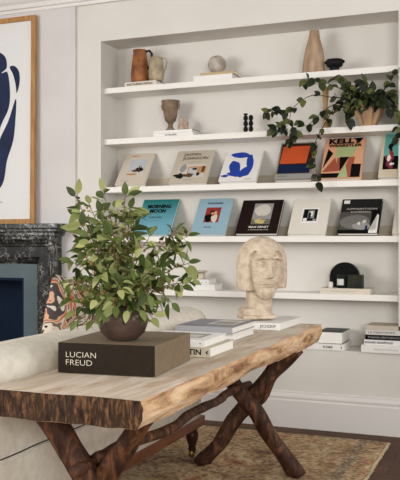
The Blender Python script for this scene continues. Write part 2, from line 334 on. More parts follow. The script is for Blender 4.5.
flat_book(WX(365, bx), bx + .01, z6 + .081, .31, .23, .03, black, 'black-spined book in the middle of the right-hand stack on the ledge', text=[('THOMAS HEATHERWICK WORLD', .05, .95, .3, .7, .0)], tcol=ltgrey, group='books on the ledge under the shelves')
flat_book(WX(365.5, bx), bx + .012, z6 + .112, .3, .22, .03, cm('pale_grey_cover', (206, 204, 200)), 'pale grey book directly under the beige one in the right-hand stack', text=[('LE PRINTEMPS', .05, .6, .3, .7, .0)], group='books on the ledge under the shelves')
flat_book(WX(363.5, bx) + .012, bx + .02, z6 + .143, .3, .21, .026, beige, 'beige book on top of the right-hand stack on the ledge', group='books on the ledge under the shelves')

# ------------------------------------------------------------------ shelf ornaments
def wp(px, Y, z): return Vector((WX(px, Y), Y, z))
zb = z1 + .036
jug = mat('amber_glaze', (172, 112, 62), .5, rgb2=(112, 66, 40), scale=14, bump=.2)
t = thing('jug', 'tall brown stoneware jug with dark handle on the ivory-spined book', 'jug', wp(140, .15, zb)); t.scale = (1.16, 1.16, 1.14)
bm = bmesh.new(); k = .0073
lathe(bm, [(.05, 0), (.056, .02), (.057, .06), (.052, .12), (.046, .17), (.042, .195), (.046, .212), (.04, .212), (.036, .19), (.03, .15)], seg=28); obj('body', bm, jug, t, True)
bm = bmesh.new(); tube(bm, [(.04, 0, .2), (.065, 0, .205), (.082, 0, .185), (.082, 0, .15), (.07, 0, .11), (.05, 0, .09)], .0075, 8); obj('handle', bm, mat('dark_glaze', (46, 36, 32), .4), t, True)
t = thing('jug', 'squat cream stoneware jug with thin handle, right of the brown jug', 'jug', wp(156.3, .115, zb)); t.scale = (1.08, 1.08, 1.12)
crs = mat('cream_glaze', (190, 176, 146), .5, .25, 20, bump=.2)
bm = bmesh.new(); lathe(bm, [(.04, 0), (.05, .02), (.052, .06), (.046, .11), (.04, .135), (.044, .15), (.038, .15), (.034, .13), (.03, .1)], seg=28)
for v in bm.verts:
    if v.co.z > .14 and v.co.x < -.03: v.co.x -= .012
obj('body', bm, crs, t, True)
bm = bmesh.new(); tube(bm, [(.04, 0, .14), (.065, 0, .142), (.078, 0, .12), (.07, 0, .085), (.048, 0, .04)], .005, 8); obj('handle', bm, crs, t, True)
bm = bmesh.new(); ell(bm, (0, 0, .064), (.064, .064, .064), 32, 20)
for v in bm.verts: v.co *= 1 + .035 * noise.noise(v.co * 22)
tag(obj('stone_ball', bm, mat('pale_quartz', (196, 186, 172), .6, .22, 22, bump=.5, bscale=50), loc=wp(217, .15, z1 + .0612), smooth=True), 'rough pale stone ball on the tan book, top shelf', 'ornament')
bm = bmesh.new(); lathe(bm, [(.068, 0), (.074, .01), (.075, .06), (.069, .12), (.056, .18), (.043, .235), (.035, .27), (.031, .292), (.026, .294), (.02, .26)], seg=36)
for v in bm.verts: v.co.x += .01 * noise.noise(v.co * 9)
tag(obj('bottle_vase', bm, mat('carved_stone', (186, 160, 132), .8, rgb2=(150, 124, 100), scale=12, bump=.4, stretch=(2, 2, .5)), loc=wp(314, .14, z1), smooth=True), 'tall tapering sand-brown bottle vase on the top shelf', 'vase')
t = thing('footed_bowl', 'small black footed bowl beside the tapering bottle vase', 'bowl', wp(334.6, .11, z1))
bm = bmesh.new(); lathe(bm, [(.032, 0), (.035, .012), (.03, .022), (.034, .03), (.052, .04), (.056, .055), (.055, .08), (.046, .08), (.03, .05)], seg=28); obj('body', bm, mat('black_ceramic', (24, 24, 27), .45), t, True)
for sgn in (-1, 1):
    bm = bmesh.new(); ell(bm, (sgn * .054, 0, .066), (.014, .02, .012), 12, 8); obj('lug', bm, MATS['black_ceramic'], t, True)
# second shelf
t = thing('urn', 'small brown stone urn with curled handles on the dark-topped book', 'urn', wp(170.5, .15, z2 + .046)); t.scale = (1.08, 1.08, 1.1)
st = mat('brown_stone', (144, 124, 102), .8, rgb2=(108, 90, 72), scale=20, bump=.4)
bm = bmesh.new(); lathe(bm, [(.034, 0), (.034, .01), (.02, .022), (.015, .04), (.02, .055), (.036, .07), (.044, .1), (.05, .15), (.05, .17), (.06, .185), (.062, .2), (.056, .2), (.045, .17), (.03, .1)], seg=28); obj('body', bm, st, t, True)
for sgn in (-1, 1):
    bm = bmesh.new(); tube(bm, [(sgn * .044, 0, .14), (sgn * .058, 0, .148), (sgn * .062, 0, .17), (sgn * .054, 0, .185)], .007, 8); obj('handle', bm, st, t, True)
pk = mat('pink_quartz', (208, 178, 156), .35, .2, 30)
bm = bmesh.new(); lathe(bm, [(.022, 0), (.028, .015), (.024, .04), (.013, .06), (.012, .085), (.015, .1), (.01, .1)], seg=20); ell(bm, (.032, 0, .05), (.024, .015, .02), 12, 8); ell(bm, (.04, 0, .025), (.016, .014, .016), 12, 8)
tag(obj('figurine', bm, pk, loc=wp(181.5, .15, z2 + .046), smooth=True), 'little pinkish glass figure right of the small urn', 'ornament')
def candlestick(px, h, label):
    bm = bmesh.new(); pr = [(.017, 0), (.017, .01)]
    z = .014; k = 0
    while z < h - .012:
        pr += [(.0085, z), (.0165, z + .008), (.015, z + .026), (.0085, z + .036)]; z += .038; k += 1
    pr += [(.015, h - .006), (.015, h), (.009, h)]
    lathe(bm, pr, seg=20); tag(obj('candlestick', bm, mat('black_turned_wood', (22, 24, 24), .4), loc=wp(px, .13, z2), smooth=True), label, 'candlestick', 'black turned candlesticks')
candlestick(245.7, .138, 'taller black turned candlestick, left of the pair on the second shelf')
candlestick(250.9, .12, 'shorter black turned candlestick, right of the pair on the second shelf')
bm = bmesh.new(); lathe(bm, [(.03, 0), (.03, .012), (.016, .03), (.019, .1), (.014, .17), (.02, .21), (.022, .285), (.014, .285)], seg=20)
tag(obj('bottle_vase', bm, mat('honey_wood', (206, 162, 112), .5, .15, 12, stretch=(1, 1, .2)), loc=wp(325.5, .15, z2), smooth=True), 'slender honey-tan vase half hidden by dark leaves on the second shelf', 'vase')
# pleated planter
pm = mat('pleated_clay', (196, 160, 124), .7, .12, 10)
bm = bmesh.new(); pc = wp(368.5, .135, z2); seg = 96; prof = [(.05, 0), (.055, .012), (.063, .04), (.08, .085), (.10, .125), (.116, .15), (.108, .15), (.08, .11), (.045, .1)]
rings = []
for r, z in prof:
    ring = []
    for k in range(seg):
        a = 2 * math.pi * k / seg; rr = r * (1 + (.17 * math.sin(9 * a) * min(1, z * 14)))
        ring.append(bm.verts.new((rr * math.cos(a), rr * math.sin(a) * .85, z + .012 * math.sin(9 * a) * (z / .15) ** 2)))
    rings.append(ring)
for a, c in zip(rings, rings[1:]):
    for k in range(seg): bm.faces.new((a[k], a[(k + 1) % seg], c[(k + 1) % seg], c[k]))
bm.faces.new(rings[0][::-1]); bm.faces.new(rings[-1])
tag(obj('planter', bm, pm, loc=pc, smooth=True), 'pleated tan clay planter at the right of the second shelf', 'planter')

# fifth shelf ornaments
ztop = z5 + .076
bm = bmesh.new(); addbox(bm, -.05, -.022, -.025, .025, 0, .045, bev=.003)
tag(obj('wooden_block', bm, mat('tan_block', (178, 146, 104), .6, .15, 15), loc=wp(199, .14, ztop)), 'small tan block on the dotted white book', 'ornament')
bm = bmesh.new(); addbox(bm, -.016, .03, -.025, .025, 0, .04, bev=.006); lathe(bm, [(.03, .04), (.036, .044), (.05, .052), (.05, .058), (.02, .058)], seg=20)
tag(obj('ceramic_dish', bm, mat('bisque', (206, 194, 174), .7, .1, 12), loc=wp(200.5, .14, ztop)), 'cream ceramic dish raised on a block beside the tan block', 'dish')
bz = z5 + .037
bm = bmesh.new(); rad = .098; n = 40; cz = .068
fr = [(-rad, 0)] + [(-rad * math.cos(math.pi * i / n), cz + rad * math.sin(math.pi * i / n) * 1.0) for i in range(n + 1)] + [(rad, 0)]
a = [bm.verts.new((x, -.02, z)) for x, z in fr]; c = [bm.verts.new((x, .02, z)) for x, z in fr]
for i in range(len(fr)): bm.faces.new((a[i], a[(i + 1) % len(fr)], c[(i + 1) % len(fr)], c[i]))
bm.faces.new(a); bm.faces.new(c[::-1]); bmesh.ops.scale(bm, vec=(1, 1, 1), verts=bm.verts)
tag(obj('arch_ornament', bm, mat('black_lacquer', (9, 9, 10), .4), loc=wp(345, .17, bz)), 'solid black arch standing on the cream book', 'ornament')
t = thing('candle', 'dark glass candle with white label in front of the black arch', 'candle', wp(342, .09, bz))
dg = mat('smoked_glass', (34, 38, 36), .15, spec=.6)
bm = bmesh.new(); lathe(bm, [(.03, 0), (.033, .004), (.033, .088), (.029, .088), (.029, .07)], seg=28); obj('glass', bm, dg, t, True)
bm = bmesh.new()
for k in range(7):
    pass
vs = []
for i in range(9):
    an = R_(-150 + 90 * i / 8); vs.append((bm.verts.new((.0336 * math.cos(an), .0336 * math.sin(an), .02)), bm.verts.new((.0336 * math.cos(an), .0336 * math.sin(an), .06))))
for p, q in zip(vs, vs[1:]): bm.faces.new((p[0], q[0], q[1], p[1]))
obj('label_patch', bm, mat('paper_label', (208, 206, 200), .7), t, True)
t = thing('candle_box', 'dark green square box beside the candle, right of the black arch', 'box', wp(355.5, .09, bz))
obj('body', B(-.048, .05, -.03, .03, 0, .088, bev=.003), mat('dark_green_card', (30, 36, 32), .4, rgb2=(52, 52, 40), scale=18), t)
bm = bmesh.new(); lathe(bm, [(.014, 0), (.0155, .003), (.0155, .034), (.012, .036), (.012, .04), (.008, .04)], seg=20)
tag(obj('small_jar', bm, mat('white_glass', (222, 216, 210), .3), loc=wp(330.7, .075, bz), smooth=True), 'tiny white jar at the left end of the cream book', 'jar')

# ------------------------------------------------------------------ framed picture leaning on the mantel
MZ = P(57, 223.3, -.2).z
pr_b, pr_t = -.052, -.034
xr = WX(33.8, pr_b - .03); zt = P(36, 16, pr_t).z; PH = math.hypot(zt - MZ, pr_t - pr_b); PW = 1.12
t = thing('framed_picture', 'large framed abstract print of dark blue curved shapes leaning on the black mantelpiece', 'picture', (xr - PW, pr_b, MZ + .001)); t.rotation_euler = (-math.atan2(pr_t - pr_b, zt - MZ), 0, 0)
oak = mat('oak_frame', (186, 142, 88), .5, rgb2=(158, 112, 64), scale=6, stretch=(6, 6, 1))
bm = bmesh.new(); fw = .036
addbox(bm, 0, fw, -.03, 0, 0, PH, bev=.001); addbox(bm, PW - fw, PW, -.03, 0, 0, PH, bev=.001); addbox(bm, fw, PW - fw, -.03, 0, 0, fw, bev=.001); addbox(bm, fw, PW - fw, -.03, 0, PH - fw, PH, bev=.001)
obj('frame', bm, oak, t)
obj('print_paper', B(fw, PW - fw, -.014, -.004, fw, PH - fw), mat('print_paper', (226, 226, 224), .6), t)
blue = mat('print_dark_blue', (28, 44, 82), .7, rgb2=(20, 30, 56), scale=5)
def up(px, py):
    q = P(px, py, -.1); return (q.x - (xr - PW), (q.z - MZ))
def curve_poly(c, n=8):
    out = []; m = len(c)
    for i in range(m):
        p0, p1, p2, p3 = [Vector(c[(i + j - 1) % m]) for j in range(4)]
        for s in range(n):
            u = s / n; out.append(.5 * ((2 * p1) + (-p0 + p2) * u + (2 * p0 - 5 * p1 + 4 * p2 - p3) * u * u + (-p0 + 3 * p1 - 3 * p2 + p3) * u ** 3))
    return out
bm = bmesh.new()
for c in ([(-30, 60), (-12, 50), (0, 54), (3.2, 64), (0, 70), (-14, 78), (-30, 74)],
          [(6, 66), (11, 65), (15.5, 71), (16, 82), (13.2, 92), (12, 84), (9.5, 74)],
          [(-40, 90), (-20, 76), (-2, 72), (4, 72), (6.5, 92), (5, 108), (-2, 124), (-12, 150), (-30, 160), (-44, 130)],
          [(12.3, 98), (12.2, 118), (10, 140), (4, 160), (-1, 185), (-18, 200), (-14, 170), (-4, 140), (5, 120)],
          [(-80, 120), (-60, 90), (-48, 110), (-52, 150), (-40, 180), (-60, 190), (-78, 160)]):
    pts = curve_poly([up(*p) for p in c]); bm.faces.new([bm.verts.new((p.x, -.0145, p.y)) for p in pts])
obj('blue_shapes', bm, blue, t, normals=False)
bm = bmesh.new(); addtext(bm, 'H.M. 1952', lambda p, q: (up(-6, 0)[0] + .05 * p, -.0145, up(0, 203)[1] + .012 * q)); obj('signature', bm, ink, t, normals=False)

# ------------------------------------------------------------------ fireplace
mm = bpy.data.materials.new('black_marble'); mm.use_nodes = True; nt = mm.node_tree; b = nt.nodes['Principled BSDF']; b.inputs['Roughness'].default_value = .32
tc = nt.nodes.new('ShaderNodeTexCoord'); n1 = nt.nodes.new('ShaderNodeTexNoise'); n1.inputs['Scale'].default_value = 5; n1.inputs['Detail'].default_value = 4
va = nt.nodes.new('ShaderNodeMixRGB'); va.inputs[0].default_value = .25; nt.links.new(tc.outputs['Object'], n1.inputs[0]); nt.links.new(tc.outputs['Object'], va.inputs[1]); nt.links.new(n1.outputs['Color'], va.inputs[2])
def vein(scale, wdt):
    v = nt.nodes.new('ShaderNodeTexVoronoi'); v.feature = 'DISTANCE_TO_EDGE'; v.inputs['Scale'].default_value = scale; nt.links.new(va.outputs[0], v.inputs[0])
    r = nt.nodes.new('ShaderNodeValToRGB'); r.color_ramp.elements[0].position = 0; r.color_ramp.elements[0].color = (1, 1, 1, 1); r.color_ramp.elements[1].position = wdt; r.color_ramp.elements[1].color = (0, 0, 0, 1)
    nt.links.new(v.outputs[0], r.inputs[0]); return r
r1, r2 = vein(11, .022), vein(30, .05)
n3 = nt.nodes.new('ShaderNodeTexNoise'); n3.inputs['Scale'].default_value = 7; n3.inputs['Detail'].default_value = 3; nt.links.new(tc.outputs['Object'], n3.inputs[0])
r3 = nt.nodes.new('ShaderNodeValToRGB'); r3.color_ramp.elements[0].position = .38; r3.color_ramp.elements[1].position = .56; nt.links.new(n3.outputs[0], r3.inputs[0])
ad = nt.nodes.new('ShaderNodeMixRGB'); ad.blend_type = 'ADD'; ad.inputs[0].default_value = .5; nt.links.new(r1.outputs[0], ad.inputs[1]); nt.links.new(r2.outputs[0], ad.inputs[2])
ml = nt.nodes.new('ShaderNodeMixRGB'); ml.blend_type = 'MULTIPLY'; ml.inputs[0].default_value = 1; nt.links.new(ad.outputs[0], ml.inputs[1]); nt.links.new(r3.outputs[0], ml.inputs[2])
fi = nt.nodes.new('ShaderNodeMixRGB'); nt.links.new(ml.outputs[0], fi.inputs[0]); fi.inputs[1].default_value = lin((22, 24, 24)); fi.inputs[2].default_value = lin((200, 200, 194)); nt.links.new(fi.outputs[0], b.inputs['Base Color'])
slate = mat('slate_blue_slip', (92, 108, 112), .5, .08, 4); navy = mat('navy_firebox', (18, 34, 58), .6, .1, 3)
ft = thing('fireplace', 'black veined marble fireplace with slate blue inner surround under the framed picture', 'fireplace', (0, 0, 0))
xt = WX(70.3, -.025); cxx = (FX0 + FX1) / 2; xtl = 2 * cxx - xt
bm = bmesh.new(); addbox(bm, xtl, xt, -.2, -.0205, MZ - .036, MZ, bev=.004)
addbox(bm, xtl + .02, xt - .02, -.18, -.0205, MZ - .058, MZ - .0362, bev=.003); addbox(bm, xtl + .045, xt - .045, -.165, -.0205, MZ - .09, MZ - .0582, bev=.008)
obj('mantel_shelf', bm, mm, ft)
xo = WX(61, -.03); xi = WX(36.5, -.05); zi = P(37, 264, -.05).z; Wm = xo - xi; zo = MZ - .0905
prof = [(0, .0205), (0, .04), (.012, .046), (.02, .062), (.026, .064), (.03, .075), (.05, .086), (Wm - .075, .092), (Wm - .068, .104), (Wm - .055, .106), (Wm - .05, .122), (Wm - .03, .13), (Wm - .022, .142), (Wm, .145), (Wm, .0205)]
il = 2 * cxx - xi; bm = bmesh.new(); sts = []
topsc = (zo - zi) / Wm
for s_, p_ in prof:
    sts.append([bm.verts.new(v) for v in ((xi + s_, -p_, 0), (xi + s_, -p_, zi + s_ * topsc), (il - s_, -p_, zi + s_ * topsc), (il - s_, -p_, 0))])
for a, c in zip(sts, sts[1:]):
    for k in range(3): bm.faces.new((a[k], a[k + 1], c[k + 1], c[k]))
for k in range(3): bm.faces.new((sts[0][k], sts[0][k + 1], sts[-1][k + 1], sts[-1][k]))
bm.faces.new([s[0] for s in sts]); bm.faces.new([s[3] for s in sts][::-1])
obj('surround_moulding', bm, mm, ft)
bm = bmesh.new(); addbox(bm, FX1, xi, -.034, -.0205, 0, zi); addbox(bm, il, FX0, -.034, -.0205, 0, zi); addbox(bm, FX0, FX1, -.034, -.0205, FZ1, zi)
obj('slip', bm, slate, ft)
bm = bmesh.new(); e = .004
addbox(bm, FX0 + e, FX1 - e, .3, .31, 0, FZ1 - e); addbox(bm, FX0 + e, FX0 + .02, -.03, .3, 0, FZ1 - e); addbox(bm, FX1 - .02, FX1 - e, -.03, .3, 0, FZ1 - e); addbox(bm, FX0 + .02, FX1 - .02, -.03, .3, FZ1 - .02, FZ1 - e)
obj('firebox', bm, navy, ft)

# ------------------------------------------------------------------ rug
rm = bpy.data.materials.new('faded_rug'); rm.use_nodes = True; nt = rm.node_tree; b = nt.nodes['Principled BSDF']; b.inputs['Roughness'].default_value = .95
RX1 = -.735; RY1 = -.22; RX0 = -3.3; RY0 = -3.9
tc = nt.nodes.new('ShaderNodeTexCoord'); sp = nt.nodes.new('ShaderNodeSeparateXYZ'); nt.links.new(tc.outputs['Object'], sp.inputs[0])
def mth(op, a, bb_=None):
    m = nt.nodes.new('ShaderNodeMath'); m.operation = op
    for i, v in enumerate((a, bb_)):
        if v is None: continue
        if isinstance(v, (int, float)): m.inputs[i].default_value = v
        else: nt.links.new(v, m.inputs[i])
    return m.outputs[0]
ex = mth('SUBTRACT', RX1, sp.outputs[0]); ey = mth('SUBTRACT', RY1, sp.outputs[1]); ed = mth('MINIMUM', ex, ey)
def ramp(fac, els):
    r = nt.nodes.new('ShaderNodeValToRGB'); nt.links.new(fac, r.inputs[0]); cr = r.color_ramp
    while len(cr.elements) < len(els): cr.elements.new(.5)
    for e_, (p, c) in zip(cr.elements, els): e_.position = p; e_.color = lin(c) if len(c) == 3 else c
    return r.outputs[0]
nz = nt.nodes.new('ShaderNodeTexNoise'); nz.inputs['Scale'].default_value = 3.5; nz.inputs['Detail'].default_value = 9; nz.inputs['Roughness'].default_value = .7; nt.links.new(tc.outputs['Object'], nz.inputs[0])
nz2 = nt.nodes.new('ShaderNodeTexNoise'); nz2.inputs['Scale'].default_value = 45; nz2.inputs['Detail'].default_value = 5; nt.links.new(tc.outputs['Object'], nz2.inputs[0])
field = ramp(nz.outputs[0], [(.36, (124, 84, 60)), (.46, (172, 140, 100)), (.53, (198, 172, 130)), (.62, (168, 112, 78))])
vo = nt.nodes.new('ShaderNodeTexVoronoi'); vo.inputs['Scale'].default_value = 13; vo.feature = 'F1'; nt.links.new(tc.outputs['Object'], vo.inputs[0])
spots = ramp(mth('ADD', vo.outputs[0], mth('MULTIPLY', nz2.outputs[0], .5)), [(.42, (0, 0, 0, 1)), (.5, (1, 1, 1, 1)), (.7, (1, 1, 1, 1)), (.8, (0, 0, 0, 1))])
m1 = nt.nodes.new('ShaderNodeMixRGB'); nt.links.new(mth('MULTIPLY', spots, .45), m1.inputs[0]); nt.links.new(field, m1.inputs[1]); m1.inputs[2].default_value = lin((206, 184, 146))
band = ramp(ex, [(0, (1, 1, 1, 1)), (.012, (0, 0, 0, 1)), (.105, (0, 0, 0, 1)), (.115, (1, 1, 1, 1)), (.165, (1, 1, 1, 1)), (.175, (0, 0, 0, 1))])
vo2 = nt.nodes.new('ShaderNodeTexVoronoi'); vo2.inputs['Scale'].default_value = 30; nt.links.new(tc.outputs['Object'], vo2.inputs[0])
motif = ramp(vo2.outputs[0], [(.3, (84, 76, 66)), (.45, (180, 168, 144)), (.7, (120, 100, 76))])
m2 = nt.nodes.new('ShaderNodeMixRGB'); nt.links.new(mth('MULTIPLY', band, .65), m2.inputs[0]); nt.links.new(m1.outputs[0], m2.inputs[1]); nt.links.new(motif, m2.inputs[2])
m3 = nt.nodes.new('ShaderNodeMixRGB'); m3.blend_type = 'MULTIPLY'; m3.inputs[0].default_value = .75; nt.links.new(m2.outputs[0], m3.inputs[1])
nt.links.new(ramp(nz2.outputs[0], [(.36, (120, 104, 90)), (.58, (255, 255, 255))]), m3.inputs[2]); nt.links.new(m3.outputs[0], b.inputs['Base Color'])
bpn = nt.nodes.new('ShaderNodeBump'); bpn.inputs['Strength'].default_value = .6; bpn.inputs['Distance'].default_value = .01; nt.links.new(nz2.outputs[0], bpn.inputs['Height']); nt.links.new(bpn.outputs[0], b.inputs['Normal'])
rt = thing('rug', 'faded tan and rust patterned rug on the dark floor under the table', 'rug')
bm = bmesh.new(); nx, ny = 50, 70; g = []
for i in range(nx + 1):
    row = []
    for j in range(ny + 1):
        x = RX0 + (RX1 - RX0) * i / nx; y = RY0 + (RY1 - RY0) * j / ny
        if i == nx: x += .012 * noise.noise(Vector((0, y * 5, 1)))
        if j == ny: y += .01 * noise.noise(Vector((x * 5, 0, 2)))
        z = .012 + .003 * noise.noise(Vector((x * 3, y * 3, 0)))
        row.append((x, y, z))
    g.append(row)
top = [[bm.verts.new(p) for p in r] for r in g]; bot = [[bm.verts.new((p[0], p[1], .0008)) for p in r] for r in g]
for i in range(nx):
    for j in range(ny):
        bm.faces.new((top[i][j], top[i + 1][j], top[i + 1][j + 1], top[i][j + 1]))
        bm.faces.new((bot[i][j], bot[i][j + 1], bot[i + 1][j + 1], bot[i + 1][j]))
for i in range(nx):
    for j in (0, ny): bm.faces.new((top[i][j], top[i + 1][j], bot[i + 1][j], bot[i][j]))
for j in range(ny):
    for i in (0, nx): bm.faces.new((top[i][j], top[i][j + 1], bot[i][j + 1], bot[i][j]))
obj('pile', bm, rm, rt, True)
bm = bmesh.new()
for k in range(520):
    y = RY0 + (RY1 - RY0) * (k + .5) / 520; l = .010 + random.random() * .008; dx = random.uniform(-.004, .004)
    tube(bm, [(RX1 - .004, y, .008), (RX1 + l * .5, y + dx, .007), (RX1 + l, y + dx * 2, .0035)], .0022, 4)
fo = obj('fringe', bm, mat('rug_fringe', (186, 168, 134), .95), rt); fo['kind'] = 'stuff'

# ------------------------------------------------------------------ sofa
lnm = mat('cream_linen', (230, 224, 210), .9, .06, 30, bump=.25, bscale=220)
sw = mat('sofa_wood', (112, 66, 44), .45, rgb2=(84, 46, 30), scale=6, stretch=(6, 1, 6))
SY0, SY1 = -3.05, -.88
stn = thing('sofa', 'cream linen sofa with rolled back and turned wooden legs behind the table', 'sofa')
prof = [(-1.66, .235), (-1.655, .4), (-1.655, .62), (-1.648, .68), (-1.628, .725), (-1.618, .765), (-1.628, .805), (-1.66, .838), (-1.71, .855), (-1.77, .852), (-1.82, .83), (-1.85, .79), (-1.86, .7), (-1.87, .5), (-1.88, .3), (-1.88, .235)]
bm = bmesh.new(); rings = []; N = 44
cx_ = -1.76
for i in range(N + 1):
    y = SY0 + (SY1 - SY0) * i / N; e_ = min(y - SY0, SY1 - y); rr = .09
    q = 1 if e_ > rr else math.sqrt(max(0, 1 - ((rr - e_) / rr) ** 2)) * .45 + .55
    if i in (0, N): q = .55
    ring = []
    for x, z in prof:
        zc = min(z, .62); top_ = z > .62
        xx = cx_ + (x - cx_) * q; z_ = (.62 + (z - .62) * (q if top_ else 1)) if top_ else z
        ring.append(bm.verts.new((xx + .004 * noise.noise(Vector((0, y * 3, z * 5))), y, z_)))
    rings.append(ring)
for a, c in zip(rings, rings[1:]):
    for k in range(len(prof)): bm.faces.new((a[k], a[(k + 1) % len(prof)], c[(k + 1) % len(prof)], c[k]))
bm.faces.new(rings[0]); bm.faces.new(rings[-1][::-1])
obj('backrest', bm, lnm, stn, True)
obj('seat_base', B(-2.55, -1.885, SY0 + .02, SY1 - .02, .235, .38, bev=.02), lnm, stn, True)
for k in range(3):
    y0 = SY0 + .22 + k * (SY1 - SY0 - .44) / 3
    obj('seat_cushion', B(-2.56, -1.89, y0 + .004, y0 + (SY1 - SY0 - .44) / 3 - .004, .384, .5, bev=.035), lnm, stn, True)
for ya in (SY0, SY1 - .2):
    bm = bmesh.new(); addbox(bm, -2.55, -1.89, ya + .02, ya + .18, .384, .6, bev=.04); tube(bm, [(-2.55, ya + .1, .58), (-1.89, ya + .1, .58)], .09, 20)
    obj('arm', bm, lnm, stn, True)
obj('wooden_rail', B(-2.56, -1.655, SY0 + .01, SY1 + .0, .18, .2345, bev=.006), sw, stn)
dk = mat('dark_turned_leg', (50, 30, 22), .35)
for lx, ly in ((-1.695, SY1 - .10), (-1.695, SY0 + .07), (-2.48, SY1 - .07), (-2.48, SY0 + .07)):
    bm = bmesh.new(); lathe(bm, [(.018, .045), (.022, .06), (.02, .08), (.034, .12), (.036, .15), (.026, .165), (.032, .172), (.032, .1795)], (lx, ly, 0), 20); lg = obj('leg', bm, dk, stn, True)
    bm = bmesh.new(); lathe(bm, [(.001, -.012), (.024, -.01), (.026, 0), (.024, .01), (.001, .012)], seg=20); bmesh.ops.rotate(bm, matrix=Matrix.Rotation(R_(90), 3, 'Y'), verts=bm.verts)
    bmesh.ops.translate(bm, vec=(lx, ly, .0265 + .013), verts=bm.verts); obj('castor', bm, mat('brass', (150, 118, 66), .35, metal=.8), lg, True)
for z_, r_, m_ in ((.471, .0028, mat('seam_groove_shade', (70, 60, 48), .9)), (.458, .006, lnm)):  # thin dark tube draws the seam groove's shade; the linen one is piping
    bm = bmesh.new(); tube(bm, [(-1.6535, SY0 + .1 + (SY1 - SY0 - .2) * i / 30, z_ + .003 * noise.noise(Vector((i * .4, z_, 0)))) for i in range(31)], r_, 8); obj('piping_and_seam_shade', bm, m_, stn, True)
# patterned cushion
cmn = bpy.data.materials.new('patterned_cushion'); cmn.use_nodes = True; nt = cmn.node_tree; b = nt.nodes['Principled BSDF']; b.inputs['Roughness'].default_value = .9
tc = nt.nodes.new('ShaderNodeTexCoord'); nn = nt.nodes.new('ShaderNodeTexNoise'); nn.inputs['Scale'].default_value = 7; nn.inputs['Detail'].default_value = 2; nn.inputs['Distortion'].default_value = .8; nt.links.new(tc.outputs['Object'], nn.inputs[0])
r = nt.nodes.new('ShaderNodeValToRGB'); r.color_ramp.interpolation = 'CONSTANT'; nt.links.new(nn.outputs[0], r.inputs[0]); nt.links.new(r.outputs[0], b.inputs['Base Color'])
els = [(0, (58, 50, 50)), (.36, (206, 196, 180)), (.42, (110, 94, 82)), (.47, (198, 186, 170)), (.505, (176, 98, 62)), (.55, (206, 160, 130)), (.58, (70, 62, 64)), (.63, (210, 200, 186))]
while len(r.color_ramp.elements) < len(els): r.color_ramp.elements.new(.9)
for e_, (p, c) in zip(r.color_ramp.elements, els): e_.position = p; e_.color = lin(c)
bm = bmesh.new(); bmesh.ops.create_grid(bm, x_segments=16, y_segments=16, size=.23)
vsn = list(bm.verts); r_ = bmesh.ops.duplicate(bm, geom=list(bm.faces))
for v in vsn: v.co.z = .07 * (max(0, 1 - (v.co.x / .23) ** 2) * max(0, 1 - (v.co.y / .23) ** 2)) ** .5
for g_ in r_['geom']:
    if isinstance(g_, bmesh.types.BMVert): g_.co.z = -.07 * (max(0, 1 - (g_.co.x / .23) ** 2) * max(0, 1 - (g_.co.y / .23) ** 2)) ** .5
bmesh.ops.remove_doubles(bm, verts=bm.verts, dist=.0005)
co = obj('cushion', bm, cmn, smooth=True); cp = D(72, 330, 3.95)
co.location = (-2.04, -1.68, .79); co.rotation_euler = (R_(90), R_(14), R_(86)); tag(co, 'patterned cushion in cream, rust and charcoal leaning behind the sofa back', 'cushion')

# ------------------------------------------------------------------ table
TZ = .755; TX0, TX1, TY0, TY1 = -1.57, -1.028, -3.0, -.70
def woodmat(name, c1, c2, c3, scale, stretch, bump, rough=.7, dist=.8, knots=0):
    m = bpy.data.materials.new(name); m.use_nodes = True; nt = m.node_tree; b = nt.nodes['Principled BSDF']; b.inputs['Roughness'].default_value = rough; b.inputs['Specular IOR Level'].default_value = .25
    tc = nt.nodes.new('ShaderNodeTexCoord'); mp = nt.nodes.new('ShaderNodeMapping'); mp.inputs['Scale'].default_value = stretch; nt.links.new(tc.outputs['Object'], mp.inputs[0])
    n = nt.nodes.new('ShaderNodeTexNoise'); n.inputs['Scale'].default_value = scale; n.inputs['Detail'].default_value = 9; n.inputs['Roughness'].default_value = .65; n.inputs['Distortion'].default_value = dist; nt.links.new(mp.outputs[0], n.inputs[0])
    r = nt.nodes.new('ShaderNodeValToRGB'); nt.links.new(n.outputs[0], r.inputs[0]); r.color_ramp.elements.new(.5)
    for e_, (p, c) in zip(r.color_ramp.elements, ((.32, c1), (.5, c2), (.68, c3))): e_.position = p; e_.color = lin(c)
    nt.links.new(r.outputs[0], b.inputs['Base Color'])
    bp = nt.nodes.new('ShaderNodeBump'); bp.inputs['Strength'].default_value = bump; bp.inputs['Distance'].default_value = .012; nt.links.new(n.outputs[0], bp.inputs['Height']); nt.links.new(bp.outputs[0], b.inputs['Normal']); return m
wtop = woodmat('weathered_top', (180, 152, 124), (208, 193, 175), (222, 212, 198), 3.2, (5, .9, 5), .12)
wside = woodmat('live_edge_sapwood', (128, 88, 56), (208, 170, 130), (232, 206, 172), 8, (1, .45, 2.6), .7, .75, 1.0)
wend = woodmat('rough_sawn_end', (24, 16, 12), (66, 46, 31), (146, 104, 68), 20, (3.6, 1, .9), 1.0, .8, .5)
tt = thing('console_table', 'long rustic console table with a thick live-edge plank top and crossed branch legs', 'table')
bm = bmesh.new(); NY = 130; rows = []
